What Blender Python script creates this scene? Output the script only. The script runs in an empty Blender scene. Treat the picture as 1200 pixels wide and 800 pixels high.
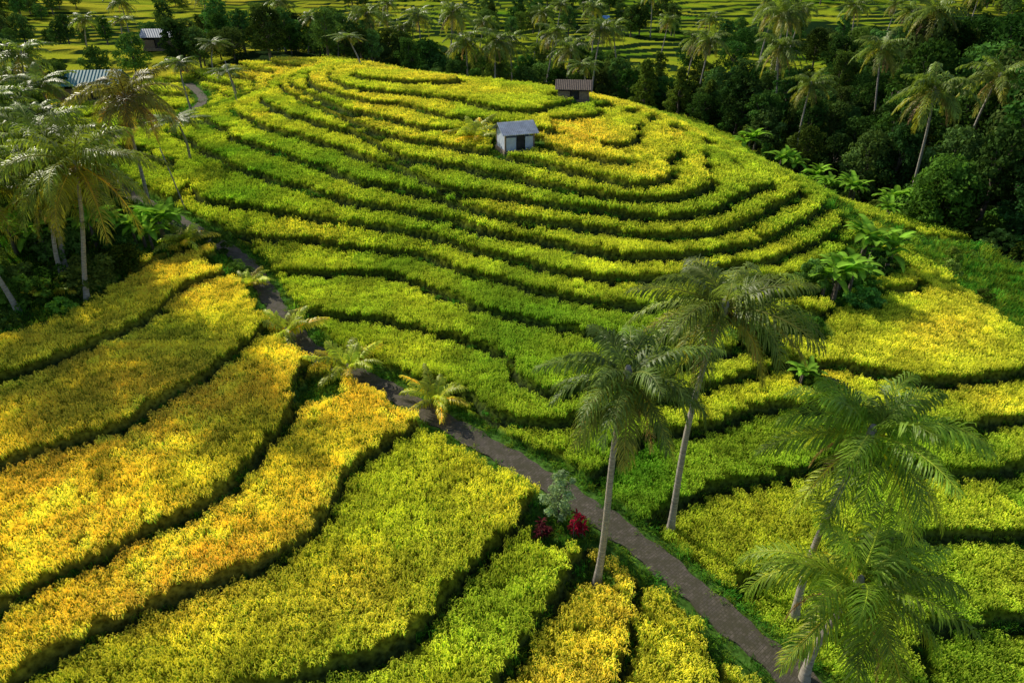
import bpy, math, random
import numpy as np
from mathutils import Vector
rng=np.random.default_rng(7); random.seed(7)
scene=bpy.context.scene
def sstep(a,b,x):
    t=np.clip((x-a)/(b-a),0,1); return t*t*(3-2*t)
def hash2(i,j,s):
    n=(i.astype(np.int64)*374761393+j.astype(np.int64)*668265263+s*982451653)&0xffffffff
    n=((n^(n>>13))*1274126177)&0xffffffff
    return ((n^(n>>16))&0xffff)/65535.0
def vnoise(x,y,sc,s=0):
    x=np.asarray(x,float)/sc; y=np.asarray(y,float)/sc
    i=np.floor(x); j=np.floor(y); fx=x-i; fy=y-j
    fx=fx*fx*(3-2*fx); fy=fy*fy*(3-2*fy)
    a=hash2(i,j,s);b=hash2(i+1,j,s);c=hash2(i,j+1,s);d=hash2(i+1,j+1,s)
    return (a*(1-fx)+b*fx)*(1-fy)+(c*(1-fx)+d*fx)*fy
def fbm(x,y,sc,s=0):
    return (vnoise(x,y,sc,s)+.5*vnoise(x,y,sc*.5,s+1)+.25*vnoise(x,y,sc*.25,s+2))/1.75
# ------------------------------------------------------------ terrain survey
def pts(s): return [tuple(float(q) for q in p.split(',')) for p in s.strip(';').split(';')]
Lp=pts("-29.6,34.3,2.5;-27.2,38,2.5;-25.2,45.4,2.5;-27.1,30.1,2;-24,34.6,2;-22.4,40.2,2;-23.3,24,1.5;-21.3,26.1,1.5;-19.6,29.3,1.5;-17.1,30.9,1.5;-16,35,1.5;-17.1,40.9,1.7;-18.7,16.6,1;-16.2,19.1,1;-13.6,21.7,1;-11.3,26.7,1;-11.1,28.8,1;-12.1,32.5,1;-16.5,14.4,0.5;-12.9,17.5,0.5;-8.3,21,0.5;-7.5,24.2,0.5;-6.4,27,0.5;-5.2,27.7,0.5;-12.4,12.8,0;-6.1,15.4,0;-3.2,16.7,0;0,21,0;0.6,22.2,0;-0.3,14.9,-0.5;1.3,17.3,-0.5;2.3,18.9,-0.5;3.7,15.2,-1;4.8,17.5,-1;5,18.7,-1;8.1,15.4,-1.25;-28,50,3.2;-34,44,3.3;-42,52,3.6;-60,60,4;-60,30,3;-40,22,2.2;-30,10,1.3;-10,5,-.3;5,5,-1.3;12,5,-1.6;-50,90,3.4;-80,60,4.5")
Far=pts("-45.5,130.8,6;-81.6,158.3,6;-114.8,187.2,6;-22,93.6,8;-34.1,117.4,7;-42.3,94.6,3;-67.8,114.2,3;-54.7,116,4;-81.3,114.2,3;")
Rp=pts("-13.5,37.4,0.4;-9.3,35.2,0.2;-2.3,30.1,-0.2;-13.5,39.8,0.65;-8.8,38.6,0.65;-2.6,34.9,0.65;2.3,30.5,0.65;-14.7,42.3,1.3;-6.9,41,1.3;2.1,35.9,1.3;6,33.9,1.3;-15.8,46.7,1.95;-6,43.7,1.95;2.1,37.9,1.95;8.2,35.8,1.95;-24.3,51.1,2.6;-16.5,49.7,2.6;-7.4,46,2.6;0,40.9,2.6;5.4,39,2.6;10.9,39,2.6;15.9,41.1,2.2;-37.2,69.4,3.9;-26.4,59.3,3.9;-13.2,50.5,3.9;-3,44.4,3.9;4.4,40.1,3.9;10.9,40.1,3.9;17.8,44.4,3.9;24.5,52.5,3.9;-32.8,76.9,5.2;-21.7,64.4,5.2;-11.9,55,5.2;-2.6,49.7,5.2;6,46,5.2;10.9,43.5,5.2;16.2,47.8,5.2;20.7,58.7,5.2;-32.1,80.4,5.85;-18.6,69.1,6.5;-5.8,58,6.5;2.6,51.9,6.5;8.6,47.7,6.5;12.5,48.7,6.5;15.6,56.7,6.5;-21,79.9,7.8;-12.1,71.6,7.8;0,60.9,7.6;6.8,54.3,7.5;11.8,55.6,7.5;11.4,66.8,7.8;1.7,68.7,8.6;-7.6,80.3,9.1;-15.4,81.4,9.1;29.2,55.4,1;36.3,62.9,-1;39.8,56.9,-2;44.2,53.6,-3;36.8,43.2,-1.5;18.7,34.5,0;23.3,32.1,0;30.7,35,0;33.1,42.9,0;32.8,50.4,0;24.1,43.3,0.5;18.8,38.9,0.8;14.5,35.7,0.8;27,38.5,0.4;13.5,31.4,-0.6;18.9,30.6,-0.6;28.1,30.2,-0.6;7.2,28.6,-0.8;12.9,26.4,-1.2;25.8,26.4,-1.2;8.1,24.1,-1.3;15.4,21.9,-1.8;23.5,22.4,-1.8;17.4,18,-2.4;10.9,19.7,-1.9;4.2,25.7,-0.6;1.8,28,-0.3;7.7,31.8,0.3")
def hm(h): return h if h<=0 else (.6*h if h<4 else 2.4+(h-4)*.9)
Rp=[(a*(22-hm(h))/(22-h),b*(22-hm(h))/(22-h),hm(h)) for a,b,h in Rp+Far]
Rp+=[(50,80,-5),(38,78,-4),(30,88,-1),(14,106,1),(-5,118,0),(22,112,-1),(-10,130,-3),(30,128,-4),(0,150,-4),(-28,150,0),(50,120,-2),(72,108,2),(62,62,-2),(85,85,3),(60,40,-3),(40,15,-3.2),(22,8,-3.2),(45,30,-2),(-40,200,-1),(40,200,-2),(110,150,4),(100,200,0),(-20,124,3),(110,60,3),(-60,80,2.6),(14,10,-2.4)]
Lp+=[(-67.8,114.2,2.4),(-81.3,114.2,2.4)]
class TPS:
    def __init__(s,P,lam):
        P=np.array(P); s.c=P[:,:2]; n=len(P)
        K=s.k(s.c,s.c)+lam*np.eye(n); Q=np.c_[np.ones(n),s.c]
        A=np.zeros((n+3,n+3)); A[:n,:n]=K; A[:n,n:]=Q; A[n:,:n]=Q.T
        s.w=np.linalg.solve(A,np.r_[P[:,2],0,0,0])
    def k(s,a,b):
        r=((a[:,None,:]-b[None])**2).sum(2)+1e-9; return .5*r*np.log(r)
    def __call__(s,x,y):
        q=np.c_[x,y]; o=np.empty(len(q)); n=len(s.c)
        for i in range(0,len(q),20000):
            z=q[i:i+20000]; o[i:i+20000]=s.k(z,s.c)@s.w[:n]+s.w[n]+z@s.w[n+1:]
        return o
tL=TPS(Lp,.6); tR=TPS(Rp,4)
pc=np.array([(14,11,-1.6),(12,13.5,-1.35),(10.6,15.3,-1.2),(9.2,16.9,-1),(5.9,21,-.7),(3.9,23.1,-.5),(.4,26.3,-.3),(-4.7,30.4,0),(-7.9,33,.1),(-12,35.8,.4),(-14.7,39.1,.7),(-17.4,43.6,1),(-20.4,48,1.3),(-24,51.6,1.5),(-30,57,1.8),(-38.5,65,2.),(-45,75,2.2),(-47.5,86,2.2),(-45,96,2.2),(-46,106,2.3),(-53,118,2.6)],float)
def catmull(P,m=10):
    o=[]
    Q=np.vstack([2*P[0]-P[1],P,2*P[-1]-P[-2]])
    for i in range(1,len(Q)-2):
        for t in np.linspace(0,1,m,endpoint=False):
            a,b,c,d=Q[i-1:i+3]
            o.append(.5*((2*b)+(-a+c)*t+(2*a-5*b+4*c-d)*t*t+(-a+3*b-3*c+d)*t**3))
    o.append(P[-1]); return np.array(o)
PL=catmull(pc,8)
PT=np.gradient(PL[:,:2],axis=0); PT/=np.linalg.norm(PT,axis=1)[:,None]
def pathinfo(x,y):
    q=np.c_[x,y]; d=np.empty(len(q)); z=np.empty(len(q)); sd=np.empty(len(q))
    for i in range(0,len(q),20000):
        w=q[i:i+20000]; r=w[:,None,:]-PL[None,:,:2]; k=(r**2).sum(2).argmin(1)
        v=w-PL[k,:2]; t=PT[k]; cr=t[:,0]*v[:,1]-t[:,1]*v[:,0]; al=(t*v).sum(1)
        far=np.abs(al)>1.5
        d[i:i+20000]=np.where(far,np.linalg.norm(v,axis=1),np.abs(cr)); sd[i:i+20000]=cr
        kk=np.clip(k+np.sign(al).astype(int),0,len(PL)-1)
        L=np.maximum(np.linalg.norm(PL[kk,:2]-PL[k,:2],axis=1),.3)
        z[i:i+20000]=PL[k,2]+(PL[kk,2]-PL[k,2])*np.clip(np.abs(al)/L,0,1)
    return d,sd,z
def axis(parts):
    o=[]
    for a,b,s in parts: o+=list(np.arange(a,b-1e-6,s))
    o.append(parts[-1][1]); return np.array(o)
xs=axis([(-2500,-400,300),(-400,-140,20),(-140,-70,2.5),(-70,-48,.7),(-48,48,.23),(48,70,.8),(70,140,2.5),(140,400,20),(400,2500,300)])
ys=axis([(-300,-20,40),(-20,6,2),(6,13,.6),(13,102,.23),(102,140,.6),(140,260,1.2),(260,420,2.5),(420,3000,200)])
X,Y=np.meshgrid(xs,ys); sh=X.shape; x=X.ravel(); y=Y.ravel()
cx=np.clip(x,-125,125); cy=np.clip(y,2,210)
wob=(fbm(x,y,9,3)-.5)*.55+(vnoise(x,y,3.2,9)-.5)*.12
hr0=tR(cx,cy)
hr=hr0+wob*.8+.5*sstep(.44,.56,vnoise(x*.8+y*.5,y*.7-x*.3,15,12))*sstep(.2,1.2,hr0)
hl=tL(np.clip(x,-90,20),np.clip(y,2,115))+wob*.35
d,sd,pz=pathinfo(cx,cy)
zf=np.clip(-4+.05*(y-140),-4,11)+(fbm(x,y,45,5)-.5)*6
wf=sstep(150,200,y)
hr=hr*(1-wf)+zf*wf
wl=np.where(sd>0,1-sstep(75,95,y),0.)
isL=wl>.5
TR=np.array(list(np.arange(-12,0,.6))+[0,.46,.98,1.55,2.15,2.78,3.42,4.05,4.68,5.25,5.78,6.25,6.75,7.3,7.9,8.6,9.3,10.1,11,11.8,12.6,13.4,14.2,15,16])
TL=np.array([-6,-4,-3,-2.5,-2,-1.6,-1.25,-1,-.5,0,.5,1,1.5,2,2.5,3.1,3.7,4.3,5,6,7,9,14])
def grad(hh):
    gy,gx=np.gradient(hh.reshape(sh),ys,xs); return np.hypot(gx,gy).ravel()
def terr(hh,T,w):
    g=np.maximum(grad(hh),.02)
    k=np.clip(np.searchsorted(T,hh,side='right')-1,0,len(T)-2)
    lo=T[k]; hi=T[k+1]
    dn=(hi-hh)/g; dp=(hh-lo)/g
    s=1-sstep(0,1,dn/w)
    return lo+(hi-lo)*s,k,dn,dp,g
rw=.42+.20*sstep(1.5,3,hr0)*(y<115)+sstep(115,200,y)*2.2
zr,kr,dnr,dpr,gr=terr(hr,TR,rw)
zl,kl,dnl,dpl,gl=terr(hl,TL,.34)
right=x>33.5+(vnoise(x,y,6,40)-.5)*3
steep=np.where(x>26,sstep(.40,.52,gr),0)
valley=(hr<-2.6)&(x>20)&(y>45)&(y<170)
zr=np.where(valley,hr,zr*(1-steep)+hr*steep)
wlL=np.where(sd>0,wl,0)
z=np.where(sd>0,zl*wlL+zr*(1-wlL),zr)
near=y<124
pm=(1-sstep(1.0,1.9,d))*near
z=z*(1-pm)+pz*pm
z=z+(vnoise(x,y,.9,21)-.5)*.06*(1-pm)*(y<150)
dn=np.where(isL,dnl,dnr); dp=np.where(isL,dpl,dpr)
forest=(x>47-(y-56)*.42+(vnoise(x,y,8,30)-.5)*5)&(x>20)&(y>50)&(y<138)
grove=isL&(hl>2.52+(vnoise(x,y,5,31)-.5)*.2)
steepm=(~isL)&(steep>.5)
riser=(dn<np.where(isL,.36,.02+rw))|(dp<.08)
belt=(y>126)&(y<156)&(x>-52)&(x<24)
rightgrass=right&(y>28)&(y<62)
bare=forest|grove|steepm|rightgrass|(d<1.2+.6*vnoise(x,y,2,8))&near|belt
for hx,hy,rr in [(0.3,65,2.6),(7.1,82.5,2.9),(2.2,22.3,1.5),(3.5,19.7,.8),(-20,46.5,2.2),(-10.6,31.2,1.6),(23.5,44,2.8),(19.2,39.3,1.9),(28,48.6,2.6),(15.2,36.4,1.4),(17.5,33.4,1.2)]:
    bare|=((x-hx)**2+(y-hy)**2)<(rr*(.8+.4*vnoise(x,y,1.5,88)))**2
rice=(~bare)&(~riser)
ricet=(~bare)&(dn>np.where(isL,.40,rw+.10))&(dp>np.where(isL,.10,.12))
body=rice&(dn>np.where(isL,.36,rw+.02))&(y<124)
CH=.48
ripL=np.select([TL[kl]>=2,TL[kl]>=1.5,TL[kl]>=1,TL[kl]>=.5,TL[kl]>=0,TL[kl]>=-.5,TL[kl]>=-1.0],[.62,.72,.80,.86,.56,.40,.70],.52)
hk=hash2(kr,np.floor((x+y*.2)/17+kr*.37),77)
ripR=.16+.28*hk+.24*sstep(2.5,6,hr)+.36*np.exp(-((x-27)**2+(y-37)**2)/60)
ripR=np.where(hr<-.4,ripR-.04,ripR)
far=y>124
ripR=np.where(far,.10+.45*hash2(kr,np.floor((x*.8+y*.3)/22),5),ripR)
ripR=np.where((x<-35)&(y>100),np.clip(ripR+.2,0,1),ripR)
rip=np.clip(np.where(isL,ripL,ripR)+(fbm(x,y,6,60)-.5)*.6,0,1)
def ricecol(r):
    g=np.array([.15,.36,.018]); m=np.array([.55,.62,.035]); o=np.array([.88,.70,.06])
    r=r[:,None]; return np.where(r<.5,g+(m-g)*(r/.5),m+(o-m)*((r-.5)/.5))
RC=ricecol(rip)
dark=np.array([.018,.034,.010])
n1=fbm(x,y,3,70)[:,None]
col=np.array([.06,.13,.02])*(.6+.8*n1)
und_shade=RC*.24*(.6+.8*n1)  # rice colour darkened under the blades, painting in the shadows within the crop
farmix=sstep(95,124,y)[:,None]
col=np.where(rice[:,None],und_shade*(1-farmix)+RC*.52*farmix,col)
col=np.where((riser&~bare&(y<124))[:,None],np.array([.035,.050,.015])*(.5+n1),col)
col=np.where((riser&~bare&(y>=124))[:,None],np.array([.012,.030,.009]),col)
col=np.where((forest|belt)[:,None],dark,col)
col=np.where(grove[:,None],np.array([.05,.085,.022])*(.6+.8*n1),col)
z=z+np.where(body,CH*(.9+.2*vnoise(x,y,.5,33)),0)
nv=len(x); ny,nx=sh
me=bpy.data.meshes.new('terrain')
me.vertices.add(nv); me.vertices.foreach_set('co',np.c_[x,y,z].astype(np.float32).ravel())
I,J=np.meshgrid(np.arange(ny-1),np.arange(nx-1),indexing='ij'); a=(I*nx+J).ravel()
F=np.c_[a,a+1,a+nx+1,a+nx]
me.loops.add(F.size); me.loops.foreach_set('vertex_index',F.ravel().astype(np.int32))
me.polygons.add(len(F)); me.polygons.foreach_set('loop_start',(np.arange(len(F))*4).astype(np.int32))
me.update(calc_edges=True)
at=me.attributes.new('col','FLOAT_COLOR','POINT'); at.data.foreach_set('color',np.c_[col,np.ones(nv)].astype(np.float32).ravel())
me.polygons.foreach_set('use_smooth',np.ones(len(F),bool))
terrain=bpy.data.objects.new('terrain',me); scene.collection.objects.link(terrain)
Z2=z.reshape(sh)
def zat(px,py):
    px=np.atleast_1d(px).astype(float); py=np.atleast_1d(py).astype(float)
    i=np.clip(np.searchsorted(xs,px)-1,0,nx-2); j=np.clip(np.searchsorted(ys,py)-1,0,ny-2)
    fx=(px-xs[i])/(xs[i+1]-xs[i]); fy=(py-ys[j])/(ys[j+1]-ys[j])
    return (Z2[j,i]*(1-fx)+Z2[j,i+1]*fx)*(1-fy)+(Z2[j+1,i]*(1-fx)+Z2[j+1,i+1]*fx)*fy
def near_idx(px,py):
    i=np.clip(np.searchsorted(xs,px)-1,0,nx-2); j=np.clip(np.searchsorted(ys,py)-1,0,ny-2)
    i=i+((px-xs[i])>(xs[i+1]-px)); j=j+((py-ys[j])>(ys[j+1]-py)); return j*nx+i
# ------------------------------------------------------------ materials
def newmat(name):
    m=bpy.data.materials.new(name); m.use_nodes=True; nt=m.node_tree
    for n in list(nt.nodes): nt.nodes.remove(n)
    return m,nt,nt.nodes,nt.links
def N(ns,t,**k):
    n=ns.new(t)
    for a,b in k.items(): setattr(n,a,b)
    return n
def mixc(ns,ls,mode,f,a,b):
    m=N(ns,'ShaderNodeMix',data_type='RGBA',blend_type=mode)
    for s,v in ((0,f),(6,a),(7,b)):
        if isinstance(v,bpy.types.NodeSocket): ls.new(v,m.inputs[s])
        else: m.inputs[s].default_value=v
    return m.outputs[2]
def foliage_mat(name,inst=False,trans=.4,rough=.55,nscale=1.5,spec=0):
    m,nt,ns,ls=newmat(name)
    c=N(ns,'ShaderNodeAttribute',attribute_name='col').outputs['Color']
    if inst:
        t=N(ns,'ShaderNodeAttribute',attribute_name='tint',attribute_type='INSTANCER').outputs['Color']
        c=mixc(ns,ls,'MULTIPLY',1.0,c,t)
    else:
        g=N(ns,'ShaderNodeNewGeometry'); no=N(ns,'ShaderNodeTexNoise'); no.inputs['Scale'].default_value=nscale
        ls.new(g.outputs['Position'],no.inputs['Vector'])
        mr=N(ns,'ShaderNodeMapRange'); mr.inputs[1].default_value=.3; mr.inputs[2].default_value=.7; mr.inputs[3].default_value=.65; mr.inputs[4].default_value=1.35
        ls.new(no.outputs['Fac'],mr.inputs[0])
        c=mixc(ns,ls,'MULTIPLY',1.0,c,mr.outputs[0])
    if spec>0:
        p=N(ns,'ShaderNodeBsdfPrincipled'); p.inputs['Roughness'].default_value=rough; p.inputs['Specular IOR Level'].default_value=spec
        ls.new(c,p.inputs['Base Color'])
    else:
        p=N(ns,'ShaderNodeBsdfDiffuse'); ls.new(c,p.inputs['Color'])
    t=N(ns,'ShaderNodeBsdfTranslucent'); c2=mixc(ns,ls,'MULTIPLY',1.0,c,(1.1,1.1,.6,1)); ls.new(c2,t.inputs['Color'])
    mx=N(ns,'ShaderNodeMixShader'); mx.inputs[0].default_value=trans; ls.new(p.outputs[0],mx.inputs[1]); ls.new(t.outputs[0],mx.inputs[2])
    o=N(ns,'ShaderNodeOutputMaterial'); ls.new(mx.outputs[0],o.inputs['Surface']); return m
def solid_mat(name,c1,c2,scale,rough=.8,bump=.3,metal=0,stretch=(1,1,1)):
    m,nt,ns,ls=newmat(name)
    tc=N(ns,'ShaderNodeTexCoord'); mp=N(ns,'ShaderNodeMapping'); mp.inputs['Scale'].default_value=stretch; ls.new(tc.outputs['Object'],mp.inputs[0])
    no=N(ns,'ShaderNodeTexNoise'); no.inputs['Scale'].default_value=scale; no.inputs['Detail'].default_value=6; ls.new(mp.outputs[0],no.inputs['Vector'])
    mr=N(ns,'ShaderNodeMapRange'); mr.inputs[1].default_value=.35; mr.inputs[2].default_value=.65; ls.new(no.outputs['Fac'],mr.inputs[0])
    c=mixc(ns,ls,'MIX',mr.outputs[0],(*c1,1),(*c2,1))
    p=N(ns,'ShaderNodeBsdfPrincipled'); p.inputs['Roughness'].default_value=rough; p.inputs['Metallic'].default_value=metal
    ls.new(c,p.inputs['Base Color'])
    b=N(ns,'ShaderNodeBump'); b.inputs['Strength'].default_value=bump; b.inputs['Distance'].default_value=.03; ls.new(no.outputs['Fac'],b.inputs['Height']); ls.new(b.outputs[0],p.inputs['Normal'])
    o=N(ns,'ShaderNodeOutputMaterial'); ls.new(p.outputs[0],o.inputs['Surface']); return m
m,nt,ns,ls=newmat('ground_soil_and_grass')
c=N(ns,'ShaderNodeAttribute',attribute_name='col').outputs['Color']
g=N(ns,'ShaderNodeNewGeometry')
n1_=N(ns,'ShaderNodeTexNoise'); n1_.inputs['Scale'].default_value=5; n1_.inputs['Detail'].default_value=3; ls.new(g.outputs['Position'],n1_.inputs['Vector'])
mr=N(ns,'ShaderNodeMapRange'); mr.inputs[1].default_value=.3; mr.inputs[2].default_value=.7; mr.inputs[3].default_value=.35; mr.inputs[4].default_value=1.65; ls.new(n1_.outputs['Fac'],mr.inputs[0])
c=mixc(ns,ls,'MULTIPLY',1.0,c,mr.outputs[0])
p=N(ns,'ShaderNodeBsdfDiffuse'); ls.new(c,p.inputs['Color'])
o=N(ns,'ShaderNodeOutputMaterial'); ls.new(p.outputs[0],o.inputs['Surface']); me.materials.append(m)
M_rice=foliage_mat('rice_leaf',True,.38)
M_fol=foliage_mat('leaf_foliage',False,.4)
M_tree=foliage_mat('tree_foliage',True,.3)
M_palm=foliage_mat('palm_leaf',False,.45,.45,.8,.3)
M_bark=solid_mat('palm_bark',(.20,.17,.14),(.38,.34,.28),3,.85,.8,0,(1,1,6))
M_bark2=solid_mat('tree_bark',(.07,.055,.04),(.16,.13,.1),5,.9,.8)
class MB:
    def __init__(s): s.v=[]; s.f=[]; s.c=[]; s.m=[]; s.n=0
    def add(s,V,Fc,col,mat=0):
        V=np.asarray(V,float)
        s.v.append(V); s.f+= [tuple(i+s.n for i in f) for f in Fc]; s.m+=[mat]*len(Fc)
        col=np.asarray(col,float)
        if col.ndim==1: col=np.tile(col,(len(V),1))
        s.c.append(col); s.n+=len(V)
    def mesh(s,name,mats,smooth=True):
        me=bpy.data.meshes.new(name); me.from_pydata(np.vstack(s.v).tolist(),[],s.f)
        at=me.attributes.new('col','FLOAT_COLOR','POINT'); C=np.vstack(s.c); at.data.foreach_set('color',np.c_[C,np.ones(len(C))].astype(np.float32).ravel())
        for mm in mats: me.materials.append(mm)
        me.polygons.foreach_set('material_index',np.array(s.m,np.int32))
        me.polygons.foreach_set('use_smooth',np.full(len(s.f),smooth)); me.update(); return me
def tube(mb,P,R,col,mat,sides=8,cap=True):
    P=np.asarray(P,float); n=len(P); T=np.gradient(P,axis=0); T/=np.linalg.norm(T,axis=1)[:,None]
    V=[]
    for i in range(n):
        up=np.array([0,0,1.]) if abs(T[i,2])<.9 else np.array([1.,0,0])
        u=np.cross(T[i],up); u/=np.linalg.norm(u); w=np.cross(T[i],u)
        for k in range(sides):
            a=2*math.pi*k/sides; V.append(P[i]+R[i]*(u*math.cos(a)+w*math.sin(a)))
    Fc=[(i*sides+k,i*sides+(k+1)%sides,(i+1)*sides+(k+1)%sides,(i+1)*sides+k) for i in range(n-1) for k in range(sides)]
    if cap: Fc.append(tuple((n-1)*sides+k for k in range(sides)))
    mb.add(V,Fc,col,mat)
def nrm(v): return v/(np.linalg.norm(v)+1e-9)
def frond(mb,org,az,p0,L,droop,col,nl=34,lw=.05,ll=.8,twist=0,rs=random):
    n=12; p=np.array(org,float); P=[p.copy()]; Ts=[]
    for i in range(n):
        s=(i+.5)/n; pt=max(p0-droop*s**1.2,-1.45); a2=az+twist*s
        T=np.array([math.cos(a2)*math.cos(pt),math.sin(a2)*math.cos(pt),math.sin(pt)]); p=p+T*L/n; P.append(p.copy()); Ts.append(T)
    Ts.append(Ts[-1]); P=np.array(P); Ts=np.array(Ts)
    tube(mb,P,np.linspace(.045,.008,n+1)*L/3.5,np.array(col)*np.array([1.7,1.3,1.2]),1,4,False)
    roll=rs.uniform(-.45,.45)
    for i in range(nl):
        s=.10+.9*(i+.5)/nl; q=s*n; k=min(int(q),n-1); f=q-k
        if rs.random()<.04: continue
        o=P[k]*(1-f)+P[k+1]*f; T=Ts[k]
        S=nrm(np.cross(T,[0,0,1.])) ; U=np.cross(S,T)
        S,U=S*math.cos(roll)+U*math.sin(roll),U*math.cos(roll)-S*math.sin(roll)
        prof=(math.sin(math.pi*min(.18+.78*s,1.))**.55)*ll
        for sg in (-1,1):
            l=prof*rs.uniform(.8,1.12); sw=math.radians(25+38*s+rs.uniform(-10,10))
            D=nrm(sg*S*math.cos(sw)+T*math.sin(sw)+U*rs.uniform(-.05,.3))
            D2=nrm(D*.75+np.array([0,0,-1.])*rs.uniform(.35,1.1)); D3=nrm(D2*.6+np.array([0,0,-1.])*.9)
            w=T*lw*.5
            p1=o+D*l*.4; p2=p1+D2*l*.35; p3=p2+D3*l*.25
            cc=np.array(col)*rs.uniform(.7,1.3)
            mb.add([o-w*.5,o+w*.5,p1+w,p1-w,p2+w*.8,p2-w*.8,p3],[(0,1,2,3),(3,2,4,5),(5,4,6)],cc,1)
def palm_mesh(name,H,lean,L,nf=26,seed=1,nl=34,lw=.05,green=(.075,.125,.022),trunk=True,low=-.6,r0=.15,ll=1.,dead=3,dr=(.9,1.7)):
    rs=random.Random(seed); mb=MB()
    lean=np.array([lean[0],lean[1],0.])
    top=np.array([0,0,H])+lean
    if trunk:
        n=max(12,int(H*5)); P=[];R=[]
        for i in range(n+1):
            t=i/n; P.append(np.array([0,0,H*t-.3*(1-t)])+lean*(t**1.5)+np.array([math.sin(t*4+seed)*.22-math.sin(seed)*.22,math.cos(t*3.3+seed)*.2-math.cos(seed)*.2,0]))
            R.append((r0*(1-.38*t)+.16*math.exp(-t*H/.5))*(1+.06*(i%2)))
        top=P[-1]; tube(mb,P,R,(.3,.27,.22),0,10)
        tube(mb,[top-[0,0,.35],top,top+[0,0,.45]],[.13,.22,.08],(.2,.14,.06),0,8)
        for k in range(9):
            a=rs.uniform(0,6.28); c=top+np.array([math.cos(a)*.3,math.sin(a)*.3,-.25-rs.uniform(0,.3)]); r=.12
            V=[];Fc=[]
            for ii in range(5):
                th=math.pi*ii/4
                for jj in range(6): V.append(c+r*np.array([math.sin(th)*math.cos(jj*1.047),math.sin(th)*math.sin(jj*1.047),1.25*math.cos(th)]))
            for ii in range(4):
                for jj in range(6): Fc.append((ii*6+jj,ii*6+(jj+1)%6,(ii+1)*6+(jj+1)%6,(ii+1)*6+jj))
            mb.add(V,Fc,(.22,.2,.04),1)
    for k in range(nf):
        f=(k+.5)/nf; az=k*2.39996+rs.uniform(-.4,.4)
        p0=1.38-(1.38-low)*f**.85+rs.uniform(-.2,.2)
        LL=L*rs.uniform(.8,1.12)*(.72+.28*min(1,f*3))
        g=np.array(green)*rs.uniform(.65,1.4)
        if f>.75: g=g*np.array([1.7,1.25,1.])
        frond(mb,top+np.array([math.cos(az),math.sin(az),0])*.1,az,p0,LL,rs.uniform(*dr)*(1 if f<.75 else .75),g,nl,lw,ll*L/3.7,rs.uniform(-.4,.4),rs)
    for k in range(dead):
        az=rs.uniform(0,6.28); frond(mb,top-np.array([0,0,.15]),az,-.5,L*.8,1.0,(.36,.24,.10),int(nl*.6),lw,ll*.6*L/3.7,0,rs)
    return mb.mesh(name,[M_bark,M_palm])
def put(name,mesh,x,y,z=None,rot=0,sc=1.):
    ob=bpy.data.objects.new(name,mesh); scene.collection.objects.link(ob)
    if z is None: z=float(zat(x,y)[0])
    ob.location=(x,y,z); ob.rotation_euler=(0,0,rot); ob.scale=(sc,)*3 if not hasattr(sc,'__len__') else sc
    return ob
# ------------------------------------------------------------ rice & grass tiles
libs={k:bpy.data.collections.new(k) for k in ('rice_patches','rice_patches_coarse','grass_patches','tree_variants','shrub_variants')}
def blade(mb,rs,o,a2,h,out,w,base,tip,v):
    D=np.array([math.cos(a2),math.sin(a2),0]); S=np.array([-D[1],D[0],0])*w*.5
    p2=o+D*out*.5+np.array([0,0,h*.85]); p3=o+D*out*1.25+np.array([0,0,h*rs.uniform(.8,1.1)])
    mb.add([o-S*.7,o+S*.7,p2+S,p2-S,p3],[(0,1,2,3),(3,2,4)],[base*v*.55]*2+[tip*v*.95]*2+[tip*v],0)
def patch(name,seed,size,ncl,nb,h,spread,w,pan,coll,base,tip,pw=.02):
    rs=random.Random(seed); mb=MB(); base=np.array(base); tip=np.array(tip); g=int(math.ceil(math.sqrt(ncl)))
    for cl in range(g*g):
        cx_=((cl%g)+.5)/g*size-size/2+rs.uniform(-.25,.25)*size/g; cy_=((cl//g)+.5)/g*size-size/2+rs.uniform(-.25,.25)*size/g
        hc=h*rs.uniform(.75,1.2); wind=rs.uniform(0,6.28)
        for k in range(nb):
            a=rs.uniform(0,6.28); r=rs.uniform(0,spread*.6); o=np.array([cx_+math.cos(a)*r,cy_+math.sin(a)*r,-.05])
            v=rs.uniform(.5,1.4); gs=np.array([1,1,1])*v if rs.random()<.62 else np.array([.45,.8,1.])*v
            blade(mb,rs,o,a+rs.uniform(-.8,.8) if rs.random()<.6 else wind,hc*rs.uniform(.6,1.1),spread*rs.uniform(.5,1.7),w*rs.uniform(.7,1.3),base,tip,gs)
        for k in range(pan):
            a=rs.uniform(0,6.28); D=np.array([math.cos(a),math.sin(a),0]); S=np.array([-D[1],D[0],0])*pw*.5
            o=np.array([cx_,cy_,0])+D*spread*rs.uniform(.1,.8)+np.array([0,0,hc*rs.uniform(.8,1.05)]); p1=o+D*.06+np.array([0,0,.04]); p2=p1+D*.05+np.array([0,0,-.12])
            c_=np.array([1.3,1.15,1.7])*rs.uniform(.9,1.4)
            mb.add([o-S*.4,o+S*.4,p1+S,p1-S,p2+S*.6,p2-S*.6],[(0,1,2,3),(3,2,4,5)],c_,0)
    me=mb.mesh(name,[M_rice],False); ob=bpy.data.objects.new(name,me); coll.objects.link(ob)
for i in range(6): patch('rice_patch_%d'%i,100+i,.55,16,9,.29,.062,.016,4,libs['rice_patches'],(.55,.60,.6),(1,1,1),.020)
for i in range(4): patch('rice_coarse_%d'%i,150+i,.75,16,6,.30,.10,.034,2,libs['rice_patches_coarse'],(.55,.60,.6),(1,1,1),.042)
for i in range(4): patch('grass_patch_%d'%i,200+i,.55,9,8,.26,.13,.022,0,libs['grass_patches'],(.6,.7,.7),(1,1,1))
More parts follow.
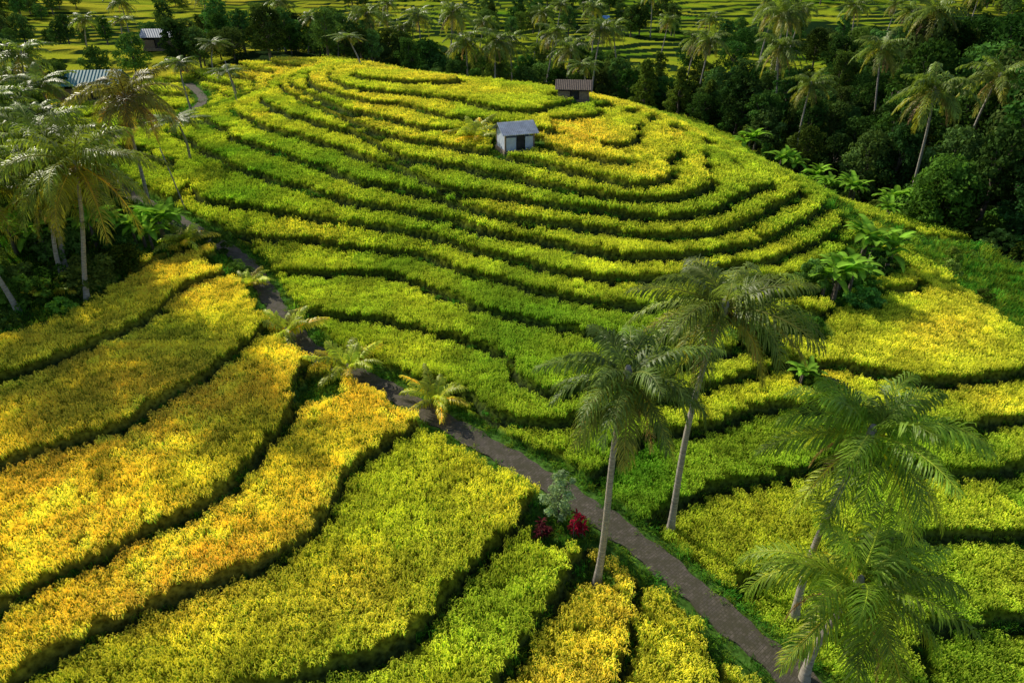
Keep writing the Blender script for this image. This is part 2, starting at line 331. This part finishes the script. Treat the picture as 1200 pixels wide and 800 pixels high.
def scatter(name,P,rot,sc,tint,coll,idx):
    me=bpy.data.meshes.new(name); n=len(P); me.vertices.add(n); me.vertices.foreach_set('co',np.asarray(P,np.float32).ravel())
    for nm,ty,key,val in (('rot','FLOAT_VECTOR','vector',rot),('scl','FLOAT_VECTOR','vector',sc)):
        a=me.attributes.new(nm,ty,'POINT'); a.data.foreach_set(key,np.asarray(val,np.float32).ravel())
    a=me.attributes.new('tint','FLOAT_COLOR','POINT'); a.data.foreach_set('color',np.c_[tint,np.ones(n)].astype(np.float32).ravel())
    a=me.attributes.new('vid','INT','POINT'); a.data.foreach_set('value',np.asarray(idx,np.int32))
    ob=bpy.data.objects.new(name,me); scene.collection.objects.link(ob)
    ng=bpy.data.node_groups.new(name,'GeometryNodeTree')
    ng.interface.new_socket('Geometry',in_out='INPUT',socket_type='NodeSocketGeometry'); ng.interface.new_socket('Geometry',in_out='OUTPUT',socket_type='NodeSocketGeometry')
    q=ng.nodes; l=ng.links; gi=q.new('NodeGroupInput'); go=q.new('NodeGroupOutput')
    iop=q.new('GeometryNodeInstanceOnPoints'); ci=q.new('GeometryNodeCollectionInfo'); ci.inputs['Collection'].default_value=coll
    ci.inputs['Separate Children'].default_value=True; ci.inputs['Reset Children'].default_value=True
    def na(nm,ty):
        k=q.new('GeometryNodeInputNamedAttribute'); k.data_type=ty; k.inputs['Name'].default_value=nm; return k.outputs['Attribute']
    l.new(gi.outputs[0],iop.inputs['Points']); l.new(ci.outputs[0],iop.inputs['Instance']); iop.inputs['Pick Instance'].default_value=True
    l.new(na('vid','INT'),iop.inputs['Instance Index']); l.new(na('rot','FLOAT_VECTOR'),iop.inputs['Rotation']); l.new(na('scl','FLOAT_VECTOR'),iop.inputs['Scale'])
    l.new(iop.outputs[0],go.inputs[0])
    md=ob.modifiers.new('instances','NODES'); md.node_group=ng; return ob
def cand(x0,x1,y0,y1,sp,jit=.9):
    gx=np.arange(x0,x1,sp); gy=np.arange(y0,y1,sp); A,B=np.meshgrid(gx,gy); A=A.ravel()+rng.uniform(-.5,.5,A.size)*sp*jit; B=B.ravel()+rng.uniform(-.5,.5,B.size)*sp*jit
    k=np.abs(A)<.88*B+8; return A[k],B[k]
def qrot(n): return np.c_[rng.normal(0,.04,n),rng.normal(0,.04,n),rng.integers(0,4,n)*math.pi/2+rng.normal(0,.12,n)]
def rice_layer(name,tiers,lib,nvar):
    PP=[];SS=[];TT=[]
    for (y0,y1,sp,sx,sz) in tiers:
        wdt=130 if y0>70 else 75
        A,B=cand(-wdt,wdt,y0,y1,sp,.45); k=near_idx(A,B); ok=ricet[k]; A=A[ok];B=B[ok];k=k[ok]
        n=len(A); s=rng.uniform(.95,1.12,n); hz=sz*(.80+.4*vnoise(A,B,2.5,90))*rng.uniform(.88,1.12,n)
        PP.append(np.c_[A,B,z[k]]); SS.append(np.c_[s*sx,s*sx,hz])
        TT.append(RC[k]*(rng.uniform(.80,1.2,n)*(.66+.68*fbm(A,B,1.6,91)))[:,None])
    P_=np.vstack(PP);n=len(P_)
    scatter(name,P_,qrot(n),np.vstack(SS),np.clip(np.vstack(TT)*1.15,0,.95),libs[lib],rng.integers(0,nvar,n)); return n
nR=rice_layer('rice_crop',[(9,34,.51,1.0,1.0),(34,48,.56,1.1,1.)],'rice_patches',6)
nR+=rice_layer('rice_crop_distant',[(48,102,.72,1.05,1.0),(102,124,1.05,1.5,1.1)],'rice_patches_coarse',4)
PP=[];SS=[];TT=[]
for (y0,y1,sp,sx) in [(9,34,.46,1.0),(34,56,.65,1.4),(56,85,1.05,2.2),(85,112,1.7,3.2)]:
    A,B=cand(-75,75,y0,y1,sp,.7); k=near_idx(A,B); ok=(~ricet[k])&(~body[k])&(~forest[k])&(d[k]>.52+.4*rng.random(len(k))); A=A[ok];B=B[ok];k=k[ok]
    n=len(A); s=rng.uniform(.75,1.2,n)*sx; PP.append(np.c_[A,B,z[k]]); tall=np.where(steepm[k]|rightgrass[k],1.9,1.0)*rng.uniform(.6,1.5,n)*np.where(d[k]<1.0,.55,1)
    SS.append(np.c_[s,s,np.minimum(s,1.3)*tall])
    gc=np.array([.13,.28,.022])*(rng.uniform(.6,1.3,n)*(.6+.8*fbm(A,B,2.5,92)))[:,None]; gc[:,0]*=rng.uniform(.7,1.7,n)
    gc=np.where((steepm[k]|rightgrass[k])[:,None],gc*1.5,gc)
    gc=np.where((d[k]<2.2)[:,None],gc*1.2,gc)
    TT.append(gc)
P_=np.vstack(PP);n=len(P_); nG=n
scatter('grass',P_,qrot(n),np.vstack(SS),np.vstack(TT),libs['grass_patches'],rng.integers(0,4,n))
# ------------------------------------------------------------ broadleaf trees
def leafcards(mb,C,Nn,size,col):
    n=len(C); r=rng.normal(size=(n,3)); Nn=Nn+r*.45; Nn/=np.linalg.norm(Nn,axis=1)[:,None]
    U=np.cross(Nn,rng.normal(size=(n,3))); U/=np.linalg.norm(U,axis=1)[:,None]; W=np.cross(Nn,U)
    s=size*rng.uniform(.6,1.3,n)[:,None]; U=U*s; W=W*s*.55
    V=np.stack([C-U,C+W,C+U*1.1,C-W],1).reshape(-1,3); f=[(4*i,4*i+1,4*i+2,4*i+3) for i in range(n)]
    mb.add(V,f,np.repeat(col,4,axis=0),1)
def tree_mesh(name,H,Rr,seed,nclump=34,per=110,leaf=.26,col=(.05,.085,.018),trunk=.35,crown0=.3,squash=.8,cone=False,tint=True):
    rs=random.Random(seed); mb=MB()
    if trunk:
        tp=[np.array([math.sin(i*.7+seed)*.12*i/6,math.cos(i*.9+seed)*.12*i/6,H*.62*i/6-.3]) for i in range(7)]
        tube(mb,tp,np.linspace(.03*H,.012*H,7),(.1,.1,.1),0,7)
    for k in range(nclump):
        f=(k+.5)/nclump; a=k*2.4+rs.uniform(-.4,.4)
        if cone: zz=H*(crown0+(1-crown0)*f); rr=Rr*(1-f)**.8*rs.uniform(.5,1)
        else:
            zz=H*(crown0+(1-crown0)*(.05+.87*f)); e=1-((f-.42)/.62)**2; rr=Rr*math.sqrt(max(e,.05))*rs.uniform(.35,1.)
        c=np.array([math.cos(a)*rr,math.sin(a)*rr,zz]); cr=Rr*rs.uniform(.22,.42)
        if trunk and k%3==0:
            o=np.array([0,0,H*(.25+.3*f)]); tube(mb,[o,(o+c)/2+[0,0,.2],c],[.012*H,.008*H,.003*H],(.1,.1,.1),0,5,False)
        D=rng.normal(size=(per,3)); D/=np.linalg.norm(D,axis=1)[:,None]; D[:,2]=np.abs(D[:,2])*np.where(rng.random(per)<.75,1,-1)
        C=c+D*np.array([1,1,squash])*cr*(rng.uniform(.6,1.1,per)[:,None])
        v=rs.uniform(.65,1.35)*rng.uniform(.7,1.3,per)
        leafcards(mb,C,D,leaf,np.array(col)*v[:,None])
    return mb.mesh(name,[M_bark2,M_tree if tint else M_fol])
for i in range(4):
    ob=bpy.data.objects.new('tree_variant_%d'%i,tree_mesh('tree_variant_%d'%i,[10,12,9,11][i],[3.4,3.2,3.9,2.9][i],i+3,nclump=38,per=90,leaf=.25,col=(1,1,1),crown0=[.2,.25,.15,.3][i])); libs['tree_variants'].objects.link(ob)
for i in range(3):
    ob=bpy.data.objects.new('shrub_variant_%d'%i,tree_mesh('shrub_variant_%d'%i,2.2,[1.2,1.5,1.0][i],i+13,nclump=16,per=80,leaf=.12,col=(1,1,1),crown0=.05,trunk=0)); libs['shrub_variants'].objects.link(ob)
T0=np.array([.056,.125,.024])
def ttint(n,base=T0): return base*rng.uniform(.45,1.7,(n,1))*np.c_[rng.uniform(.8,1.5,n),np.ones(n),rng.uniform(.8,1.3,n)]
A,B=cand(22,150,50,138,4.7); k=near_idx(A,B); ok=forest[k]&(A>49-(B-56)*.42); A=A[ok];B=B[ok]; n=len(A)
s=rng.uniform(.55,1.2,n)*np.where(A>55,1.15,.85)*np.where(B>115,.8,1)
scatter('forest_trees',np.c_[A,B,zat(A,B)-.3],np.c_[np.zeros((n,2)),rng.uniform(0,6.28,n)],np.c_[s,s,s*rng.uniform(.85,1.15,n)],ttint(n),libs['tree_variants'],rng.integers(0,4,n))
A,B=cand(-56,26,126,158,4.8); keep=rng.random(len(A))<.75; A=A[keep];B=B[keep]
A2,B2=cand(-110,-50,66,125,6.5); keep=(vnoise(A2,B2,18,44)>.55); A=np.r_[A,A2[keep]];B=np.r_[B,B2[keep]]
A3,B3=cand(-200,220,165,420,8); keep=(fbm(A3,B3,32,45)>.52)&(rng.random(len(A3))<.8); A=np.r_[A,A3[keep]];B=np.r_[B,B3[keep]]
n=len(A); s=rng.uniform(.45,.9,n)
scatter('background_trees',np.c_[A,B,zat(A,B)-.3],np.c_[np.zeros((n,2)),rng.uniform(0,6.28,n)],np.c_[s,s,s],ttint(n),libs['tree_variants'],rng.integers(0,4,n))
A,B=cand(-75,-24,36,64,2.5); k=near_idx(A,B); ok=grove[k]&(d[k]>3.)&(vnoise(A,B,6,50)>.34); A=A[ok];B=B[ok]
A2,B2=cand(22,75,50,112,2.8); k=near_idx(A2,B2); ok=forest[k]; A=np.r_[A,A2[ok]];B=np.r_[B,B2[ok]]
A=np.r_[A,[-19.9,-22.8,21,25.5,19.5,29.5,18,24.5,27.2,15.2,14.6,17.5,33.5,35,37.5,34.5,31.5]]; B=np.r_[B,[45.6,49.2,43.5,45.4,38.8,48.9,39.6,42.6,46.8,36.3,36.9,33.2,55,50,54,45,53]]
n=len(A); s=rng.uniform(.5,1.25,n)
scatter('shrubs',np.c_[A,B,zat(A,B)-.1],np.c_[np.zeros((n,2)),rng.uniform(0,6.28,n)],np.c_[s,s,s*rng.uniform(.7,1.2,n)],ttint(n,np.array([.095,.20,.03])),libs['shrub_variants'],rng.integers(0,3,n))
mt=tree_mesh('round_tree',7.5,3.2,51,60,130,.2,(.10,.21,.028),crown0=.1,tint=False); put('broadleaf_tree',mt,43.5,67)
mc=tree_mesh('conical_tree',7.5,2.2,52,34,90,.2,(.10,.15,.022),crown0=.08,cone=True,tint=False)
for q in [(20,108,1.),(25.8,110,.95),(30,108,.85)]: put('conical_tree',mc,q[0],q[1],None,q[0],q[2])
mg=tree_mesh('grove_tree',7.5,3.,53,40,110,.22,(.08,.14,.022),crown0=.2,tint=False)
for q in [(-46,66,1),(-38,60,.8),(-55,72,1.1),(-60,62,1),(-36.5,49,.7),(-42,46,.8),(-33,53,.55)]: put('broadleaf_tree',mg,q[0],q[1],None,q[0],q[2])
# ------------------------------------------------------------ coconut palms
def palm_at(bx,by,tx,ty,tz,L,seed,**k):
    gz=float(zat(bx,by)[0]); H=tz-gz
    return put('coconut_palm',palm_mesh('coconut_palm',H,(tx-bx,ty-by),L,seed=seed,**k),bx,by,gz)
palm_at(3.5,19.6,4.3,19.6,9.4,3.3,1,nf=30,nl=44,lw=.062,green=(.16,.24,.045),low=-.6)
palm_at(7.3,22.9,8.5,23.4,9.9,4.0,2,nf=28,nl=46,lw=.062,green=(.20,.27,.045),low=-.7)
palm_at(11.6,18.6,12.8,19.2,6.8,3.9,3,nf=28,nl=46,lw=.066,green=(.24,.38,.035),low=-.4)
palm_at(10.7,15.4,11.6,16,2.9,4.2,4,nf=28,nl=48,lw=.066,green=(.27,.40,.035),low=-.3)
palm_at(-27.1,39,-25.4,39.2,11.2,4.8,5,nf=30,nl=38,lw=.085,green=(.22,.28,.03))
palm_at(-31,43.5,-29.5,43.5,11.6,4.6,6,nf=28,nl=36,lw=.09,green=(.20,.27,.03))
palm_at(-32.5,59,-32,60,11.2,4.8,7,nf=30,nl=36,lw=.1,green=(.24,.23,.04),low=-.8,dead=7)
palm_at(-30.5,37.5,-31,37.2,10.8,4.4,8,nf=28,nl=34,lw=.09,green=(.20,.27,.03))
palm_at(-29.5,41,-28.6,41.6,9.2,4.2,9,nf=26,nl=34,lw=.09,green=(.20,.27,.03))
gen=[palm_mesh('palm_type_%d'%i,[11,12.5,9.5,13][i],[(1.4,.3),(-1.2,.5),(.8,-.8),(1.8,.2)][i],4.0,nf=24,seed=20+i,nl=24,lw=.14,green=(.17,.24,.035)) for i in range(4)]
def pg(x_,y_,zt,i,rot):
    g_=float(zat(x_,y_)[0]); H0=[11,12.5,9.5,13][i]; sz=max((zt-g_)/H0,.3); put('coconut_palm',gen[i],x_,y_,g_,rot,(max(.85,min(sz,1.15)),max(.85,min(sz,1.15)),sz))
k=0
PQ=[(-51,75,12.6),(-41.5,65,11.5),(-36,50,11.2),(-40,47,9.5),(-44,58,11),(-34,72,7),(-44.4,140,10.8),(-40.2,145,10.4),(-30.9,130,8.7),(-32.3,150,9.9),(-25.2,135,11.8),(-24.1,150,8),(-18.7,150,9.9),(-12.7,140,11.5),(-7.8,128,7.9),(-7.7,160,8),(0,135,6.8),(6,135,8.5),(9.7,128,6.9),(14.9,133,9.2),(11.4,110,6.5),(32.5,125,8.4),(47.4,140,12.5),(44.2,120,12.6),(45.3,75,9),(37.4,90,7),(-80.5,140,10.3),(-45.4,100,8.1),(-39.6,103,6.9),(-78.6,150,9.4),(-50.1,122,8.3),(-22.8,110,10.3),(60,70,9),(68,80,11),(-62,90,9),(-70,100,10),(-56,82,10),(52,100,10),(-3,126,8),(22,150,8),(56,85,9),(72,95,13),(40,108,9),(62,110,14),(80,100,14),(-47,54,10),(-37,55,10.5),(-34.5,42,10.2),(-39,52,12),(-48,64,12),(-44,49,9),(-37,46,11.8),(-33,47,9.8),(-42,40,10.5),(-36,39,10.8)]
for q in [(-70,170),(-55,178),(-30,172),(-12,180),(5,172),(20,185),(34,170),(48,182),(62,165),(80,175),(95,190),(-95,185),(12,200),(40,215),(70,210),(-35,210),(56,150),(75,140),(92,150),(36,148)]: PQ.append((q[0],q[1],float(zat(*q)[0])+10+(q[0]%3)))
for q in PQ:
    pg(q[0],q[1],q[2],k%4,k*1.7); k+=1
yp=[palm_mesh('young_palm_%d'%i,.3,(0,0),2.1,nf=15,seed=40+i,nl=28,lw=.08,green=(.48,.55,.05),trunk=False,low=.45,ll=1.,dead=0,dr=(.8,1.4)) for i in range(2)]
for i,q in enumerate([(-14.2,37.6,1.2),(-9.6,33.9,1.25),(-4.2,31.1,1.05),(-18.6,43.8,.9),(-24.5,48,1.1),(-29.5,39.5,.8),(-3.4,68,1.5)]): put('young_coconut_palm',yp[i%2],q[0],q[1],None,i*1.3,q[2])
def banana(name,seed,nl=9,H=1.6,L=1.9):
    rs=random.Random(seed); mb=MB()
    for st in range(3):
        o=np.array([rs.uniform(-.7,.7),rs.uniform(-.7,.7),0]); hh=H*rs.uniform(.7,1.1)
        tube(mb,[o-[0,0,.2],o+[0,0,hh*.5],o+[0,0,hh]],[.13,.1,.06],(.16,.2,.05),0,7)
        for k in range(nl):
            az=k*2.4+rs.uniform(-.3,.3); p0=rs.uniform(.5,1.35); dr=rs.uniform(1.0,1.9); n=8; p=o+[0,0,hh]; V=[]; C=[]
            l=L*rs.uniform(.7,1.1); cc=np.array([.20,.38,.035])*rs.uniform(.7,1.4)
            for i in range(n+1):
                s=i/n; pt=p0-dr*s; T=np.array([math.cos(az)*math.cos(pt),math.sin(az)*math.cos(pt),math.sin(pt)]); S=np.array([-math.sin(az),math.cos(az),0])
                w=.27*(math.sin(math.pi*min(1,.04+s*.96))**.5)*(1 if i>0 else .1)*rs.uniform(.8,1.1)
                V+= [p-S*w+[0,0,w*.35],p,p+S*w+[0,0,w*.35]]; C+=[cc*.9,cc*1.4,cc*.9]; p=p+T*l/n
            mb.add(V,[(3*i+j,3*i+j+1,3*i+j+4,3*i+j+3) for i in range(n) for j in range(2)],np.array(C),1)
    return mb.mesh(name,[M_bark2,M_fol])
bn=[banana('banana_%d'%i,60+i) for i in range(2)]
for i,q in enumerate([(22.2,43.2,1.2),(23.6,44.4,1.1),(27.2,48.4,1.2),(28.6,48,1.1),(-26.0,48.9,1.2),(-27.4,47.6,1.),(-33,44.5,1.1),(-35,45.5,1.2),(38,74,1.2),(36,80,1.2),(36,76,1.1),(34,84,1.2),(40,70,1.2),(-30,47,1.1),(38,66,.9),(31,90,1.2),(17.2,33.6,.7)]): put('banana_plant',bn[i%2],q[0],q[1],None,i,q[2])
fl=tree_mesh('flowering_shrub',3.0,.75,70,26,90,.07,(.32,.44,.22),crown0=.12,tint=False,trunk=.3)
put('flowering_shrub',fl,2.1,22.6)
def cordy(name,seed,c0):
    rs=random.Random(seed); mb=MB()
    for k in range(7):
        o=np.array([rs.uniform(-.25,.25),rs.uniform(-.25,.25),0]); hh=rs.uniform(.5,1.3); tube(mb,[o,o+[0,0,hh]],[.025,.015],(.1,.05,.04),0,5)
        for j in range(16):
            az=rs.uniform(0,6.28); z0=hh*rs.uniform(.35,1); D=np.array([math.cos(az),math.sin(az),0]); S=np.array([-D[1],D[0],0])*.045
            a=o+[0,0,z0]; b_=a+D*.14+[0,0,.16]; e=a+D*.32+[0,0,.14*rs.uniform(-.5,1.5)]
            mb.add([a-S*.3,a+S*.3,b_+S,b_-S,e],[(0,1,2,3),(3,2,4)],np.array(c0)*rs.uniform(.5,1.4),1)
    return mb.mesh(name,[M_bark2,M_fol])
put('red_cordyline_plant',cordy('red_cordyline',5,(.45,.02,.05)),2.9,21.7)
put('red_cordyline_plant',cordy('dark_cordyline',6,(.12,.025,.03)),1.3,21.6,None,1,.9)
# ------------------------------------------------------------ path
M_path,nt,ns,ls=newmat('path_pavers')
uv=N(ns,'ShaderNodeUVMap',uv_map='UVMap'); br=N(ns,'ShaderNodeTexBrick'); br.inputs['Scale'].default_value=1.0; br.inputs['Brick Width'].default_value=.24; br.inputs['Row Height'].default_value=.12; br.inputs['Mortar Size'].default_value=.010
br.inputs['Color1'].default_value=(.15,.125,.10,1); br.inputs['Color2'].default_value=(.10,.085,.07,1); br.inputs['Mortar'].default_value=(.055,.05,.035,1)
ls.new(uv.outputs[0],br.inputs['Vector'])
g=N(ns,'ShaderNodeNewGeometry'); no=N(ns,'ShaderNodeTexNoise'); no.inputs['Scale'].default_value=3.0; no.inputs['Detail'].default_value=8; no.inputs['Roughness'].default_value=.8; ls.new(g.outputs['Position'],no.inputs['Vector'])
mr=N(ns,'ShaderNodeMapRange'); mr.inputs[1].default_value=.40; mr.inputs[2].default_value=.56; mr.inputs[4].default_value=.9; ls.new(no.outputs['Fac'],mr.inputs[0])
c=mixc(ns,ls,'MIX',mr.outputs[0],br.outputs['Color'],(.065,.06,.036,1))
p=N(ns,'ShaderNodeBsdfPrincipled'); p.inputs['Roughness'].default_value=.9; p.inputs['Specular IOR Level'].default_value=.15; ls.new(c,p.inputs['Base Color'])
b=N(ns,'ShaderNodeBump'); b.inputs['Strength'].default_value=.6; b.inputs['Distance'].default_value=.03; ls.new(no.outputs['Fac'],b.inputs['Height']); ls.new(b.outputs[0],p.inputs['Normal'])
o=N(ns,'ShaderNodeOutputMaterial'); ls.new(p.outputs[0],o.inputs['Surface'])
V=[];Fc=[];UV=[]; PF=catmull(pc,24); TT_=np.gradient(PF[:,:2],axis=0); TT_/=np.linalg.norm(TT_,axis=1)[:,None]; L_=0
for i,(q,t) in enumerate(zip(PF,TT_)):
    if i: L_+=np.linalg.norm(q-PF[i-1])
    nn=np.array([-t[1],t[0]])
    for j,off in enumerate((-.68,-.64,-.36,0,.36,.64,.68)):
        o2=off+(.07*math.sin(L_*2.1+off*3)+.05*math.sin(L_*5.3+off) if abs(off)>.5 else 0)
        xy=q[:2]+nn*o2; V.append((xy[0],xy[1],q[2]+(.07 if abs(off)<.66 else -.08))); UV.append((o2,L_))
    if i: Fc+=[((i-1)*7+j,i*7+j,i*7+j+1,(i-1)*7+j+1) for j in range(6)]
mp_=bpy.data.meshes.new('path'); mp_.from_pydata(V,[],Fc); u=mp_.uv_layers.new(name='UVMap')
for l in mp_.loops: u.data[l.index].uv=UV[l.vertex_index]
mp_.materials.append(M_path); mp_.update(); po=bpy.data.objects.new('path',mp_); scene.collection.objects.link(po)
# ------------------------------------------------------------ huts and houses
def empty(name,x_,y_,z_,rot,sc=1):
    e=bpy.data.objects.new(name,None); scene.collection.objects.link(e); e.location=(x_,y_,z_); e.rotation_euler=(0,0,rot); e.scale=(sc,)*3; return e
def box(name,par,c,s,mat,rot=(0,0,0)):
    me=bpy.data.meshes.new(name); X_,Y_,Z_=[q/2 for q in s]
    v=[(i*X_,j*Y_,k*Z_) for i in(-1,1) for j in(-1,1) for k in(-1,1)]
    me.from_pydata(v,[],[(0,1,3,2),(4,6,7,5),(0,4,5,1),(2,3,7,6),(0,2,6,4),(1,5,7,3)]); me.materials.append(mat)
    ob=bpy.data.objects.new(name,me); scene.collection.objects.link(ob); ob.parent=par; ob.location=c; ob.rotation_euler=rot; return ob
def roof(name,par,w,dp_,eave,ridge,mat,wave=.03,over=.3):
    V=[];Fc=[]; nx_=60; hw=w/2+over
    prof=[(-dp_/2-over,eave-over*(ridge-eave)/(dp_/2)),(0,ridge),(dp_/2+over,eave-over*(ridge-eave)/(dp_/2))]
    for th in (0,-.04):
        for yy,zz in prof:
            for i in range(nx_+1): V.append((-hw+2*hw*i/nx_,yy,zz+th+wave*(math.sin(i*math.pi/1.5)) ))
    m_=nx_+1
    for t in (0,3):
        for r in range(2):
            for i in range(nx_): Fc.append(((t+r)*m_+i,(t+r)*m_+i+1,(t+r+1)*m_+i+1,(t+r+1)*m_+i))
    for i in range(nx_):
        Fc.append((i,i+1,3*m_+i+1,3*m_+i)); Fc.append((2*m_+i,2*m_+i+1,5*m_+i+1,5*m_+i))
    me=bpy.data.meshes.new(name); me.from_pydata(V,[],Fc); me.materials.append(mat); ob=bpy.data.objects.new(name,me); scene.collection.objects.link(ob); ob.parent=par
M_tin=solid_mat('corrugated_tin',(.50,.54,.60),(.34,.37,.42),2.5,.4,.1,.35)
M_slate=solid_mat('blue_grey_roof',(.20,.24,.30),(.30,.34,.40),2.5,.6,.1,0)
M_wood=solid_mat('weathered_wood',(.14,.10,.07),(.26,.2,.14),6,.85,.4)
M_panel=solid_mat('painted_panel',(.36,.42,.52),(.52,.57,.64),3,.7,.1)
M_thatch=solid_mat('brown_roof',(.10,.07,.055),(.2,.15,.11),8,.9,.6)
M_teal=solid_mat('teal_roof',(.05,.22,.22),(.10,.32,.30),2,.6,.1)
M_blue=solid_mat('blue_roof',(.06,.2,.5),(.1,.3,.62),2,.6,.1)
M_dark=solid_mat('painted_opening_dark',(.012,.012,.012),(.03,.03,.03),2,.9,0)  # near-black colour standing for the shade inside an opening
def hut(name,x_,y_,rot,w,dp_,hw,rm,wm,ridge=.8,sc=1):
    gz=float(zat(x_,y_)[0]); e=empty(name,x_,y_,gz-.05,rot,sc)
    box('floor_slab',e,(0,0,.15),(w+.2,dp_+.2,.5),M_wood)
    for i,(sx,sy) in enumerate([(-1,-1),(1,-1),(1,1),(-1,1)]): box('post_%d'%i,e,(sx*(w/2-.05),sy*(dp_/2-.05),.4+hw/2),(.12,.12,hw),M_wood)
    t=.06
    box('back_wall',e,(0,dp_/2-.05,.4+hw/2),(w-.22,t,hw-.02),wm)
    box('side_wall_a',e,(-w/2+.05,0,.4+hw/2),(t,dp_-.22,hw-.02),wm)
    box('side_wall_b',e,(w/2-.05,0,.4+hw*.3),(t,dp_-.22,hw*.6),wm)
    box('front_wall_left',e,(-w*.3,-dp_/2+.05,.4+hw*.35),(w*.36,t,hw*.7),wm)
    box('front_wall_right',e,(w*.33,-dp_/2+.05,.4+hw*.35),(w*.28,t,hw*.7),wm)
    box('doorway_dark_sheet',e,(w*.04,-dp_/2+.12,.4+hw*.45),(w*.26,.04,hw*.88),M_dark)  # dark sheet filling the doorway, painted as its unlit interior
    box('lintel',e,(0,-dp_/2+.05,.4+hw-.06),(w-.22,.1,.12),M_wood)
    roof('roof',e,w,dp_,.4+hw,.4+hw+ridge,rm)
    for sx in(-1,1):
        me=bpy.data.meshes.new('gable'); X0=sx*(w/2-.06); me.from_pydata([(X0,-dp_/2+.02,.4+hw),(X0,dp_/2-.02,.4+hw),(X0,0,.4+hw+ridge-.07)],[],[(0,1,2)]); me.materials.append(wm); ob=bpy.data.objects.new('gable',me); scene.collection.objects.link(ob); ob.parent=e
hut('field_hut',.3,65,.35,2.6,2.2,1.5,M_tin,M_panel,.6,1.12)
hut('farm_shed',7.1,82.5,-.1,3.2,2.4,1.2,M_thatch,M_wood,.6,1.1)
hut('village_house',-63,108,.1,9,5,2.2,M_teal,M_thatch,1.6)
hut('village_house',-71,150,.1,6,4,2.2,M_slate,M_thatch,1.2)
hut('farmhouse',27.2,232,.1,5,4,2.6,M_blue,M_wood,1.4)
def pole(x_,y_,H,lx,ly):
    mb=MB(); tube(mb,[(0,0,-.2),(lx/2,ly/2,H/2),(lx,ly,H)],[.06,.055,.045],(.4,.4,.38),0,8); put('bamboo_pole',mb.mesh('bamboo_pole',[M_bark]),x_,y_)
pole(-28.8,58,5.4,-.9,0); pole(-35.5,92,5.4,-.6,0)
# ------------------------------------------------------------ camera, light
cam=bpy.data.cameras.new('camera'); co=bpy.data.objects.new('camera',cam); scene.collection.objects.link(co)
co.location=(0,0,22); co.rotation_euler=(math.radians(60),0,0); cam.lens=24; cam.sensor_width=36; cam.clip_end=6000; scene.camera=co
sv=Vector((-.72,.69,0)).normalized(); el=math.radians(32); sv=Vector((sv.x*math.cos(el),sv.y*math.cos(el),math.sin(el)))
sl=bpy.data.lights.new('sun','SUN'); sl.energy=5; sl.angle=math.radians(.5); sl.color=(1,.93,.77); so=bpy.data.objects.new('sun',sl); scene.collection.objects.link(so); so.rotation_euler=sv.to_track_quat('Z','Y').to_euler(); so.location=(-60,60,80)
w=bpy.data.worlds.new('World'); scene.world=w; w.use_nodes=True; wn=w.node_tree; bg=wn.nodes['Background']; sk=wn.nodes.new('ShaderNodeTexSky'); sk.sky_type='NISHITA'; sk.sun_disc=False; sk.sun_elevation=el; sk.sun_rotation=math.atan2(sv.x,sv.y); wn.links.new(sk.outputs[0],bg.inputs[0]); bg.inputs[1].default_value=.13
scene.view_settings.view_transform='Standard'; scene.view_settings.look='None'; scene.view_settings.exposure=0
print('RICE',nR,'GRASS',nG,'V',nv)
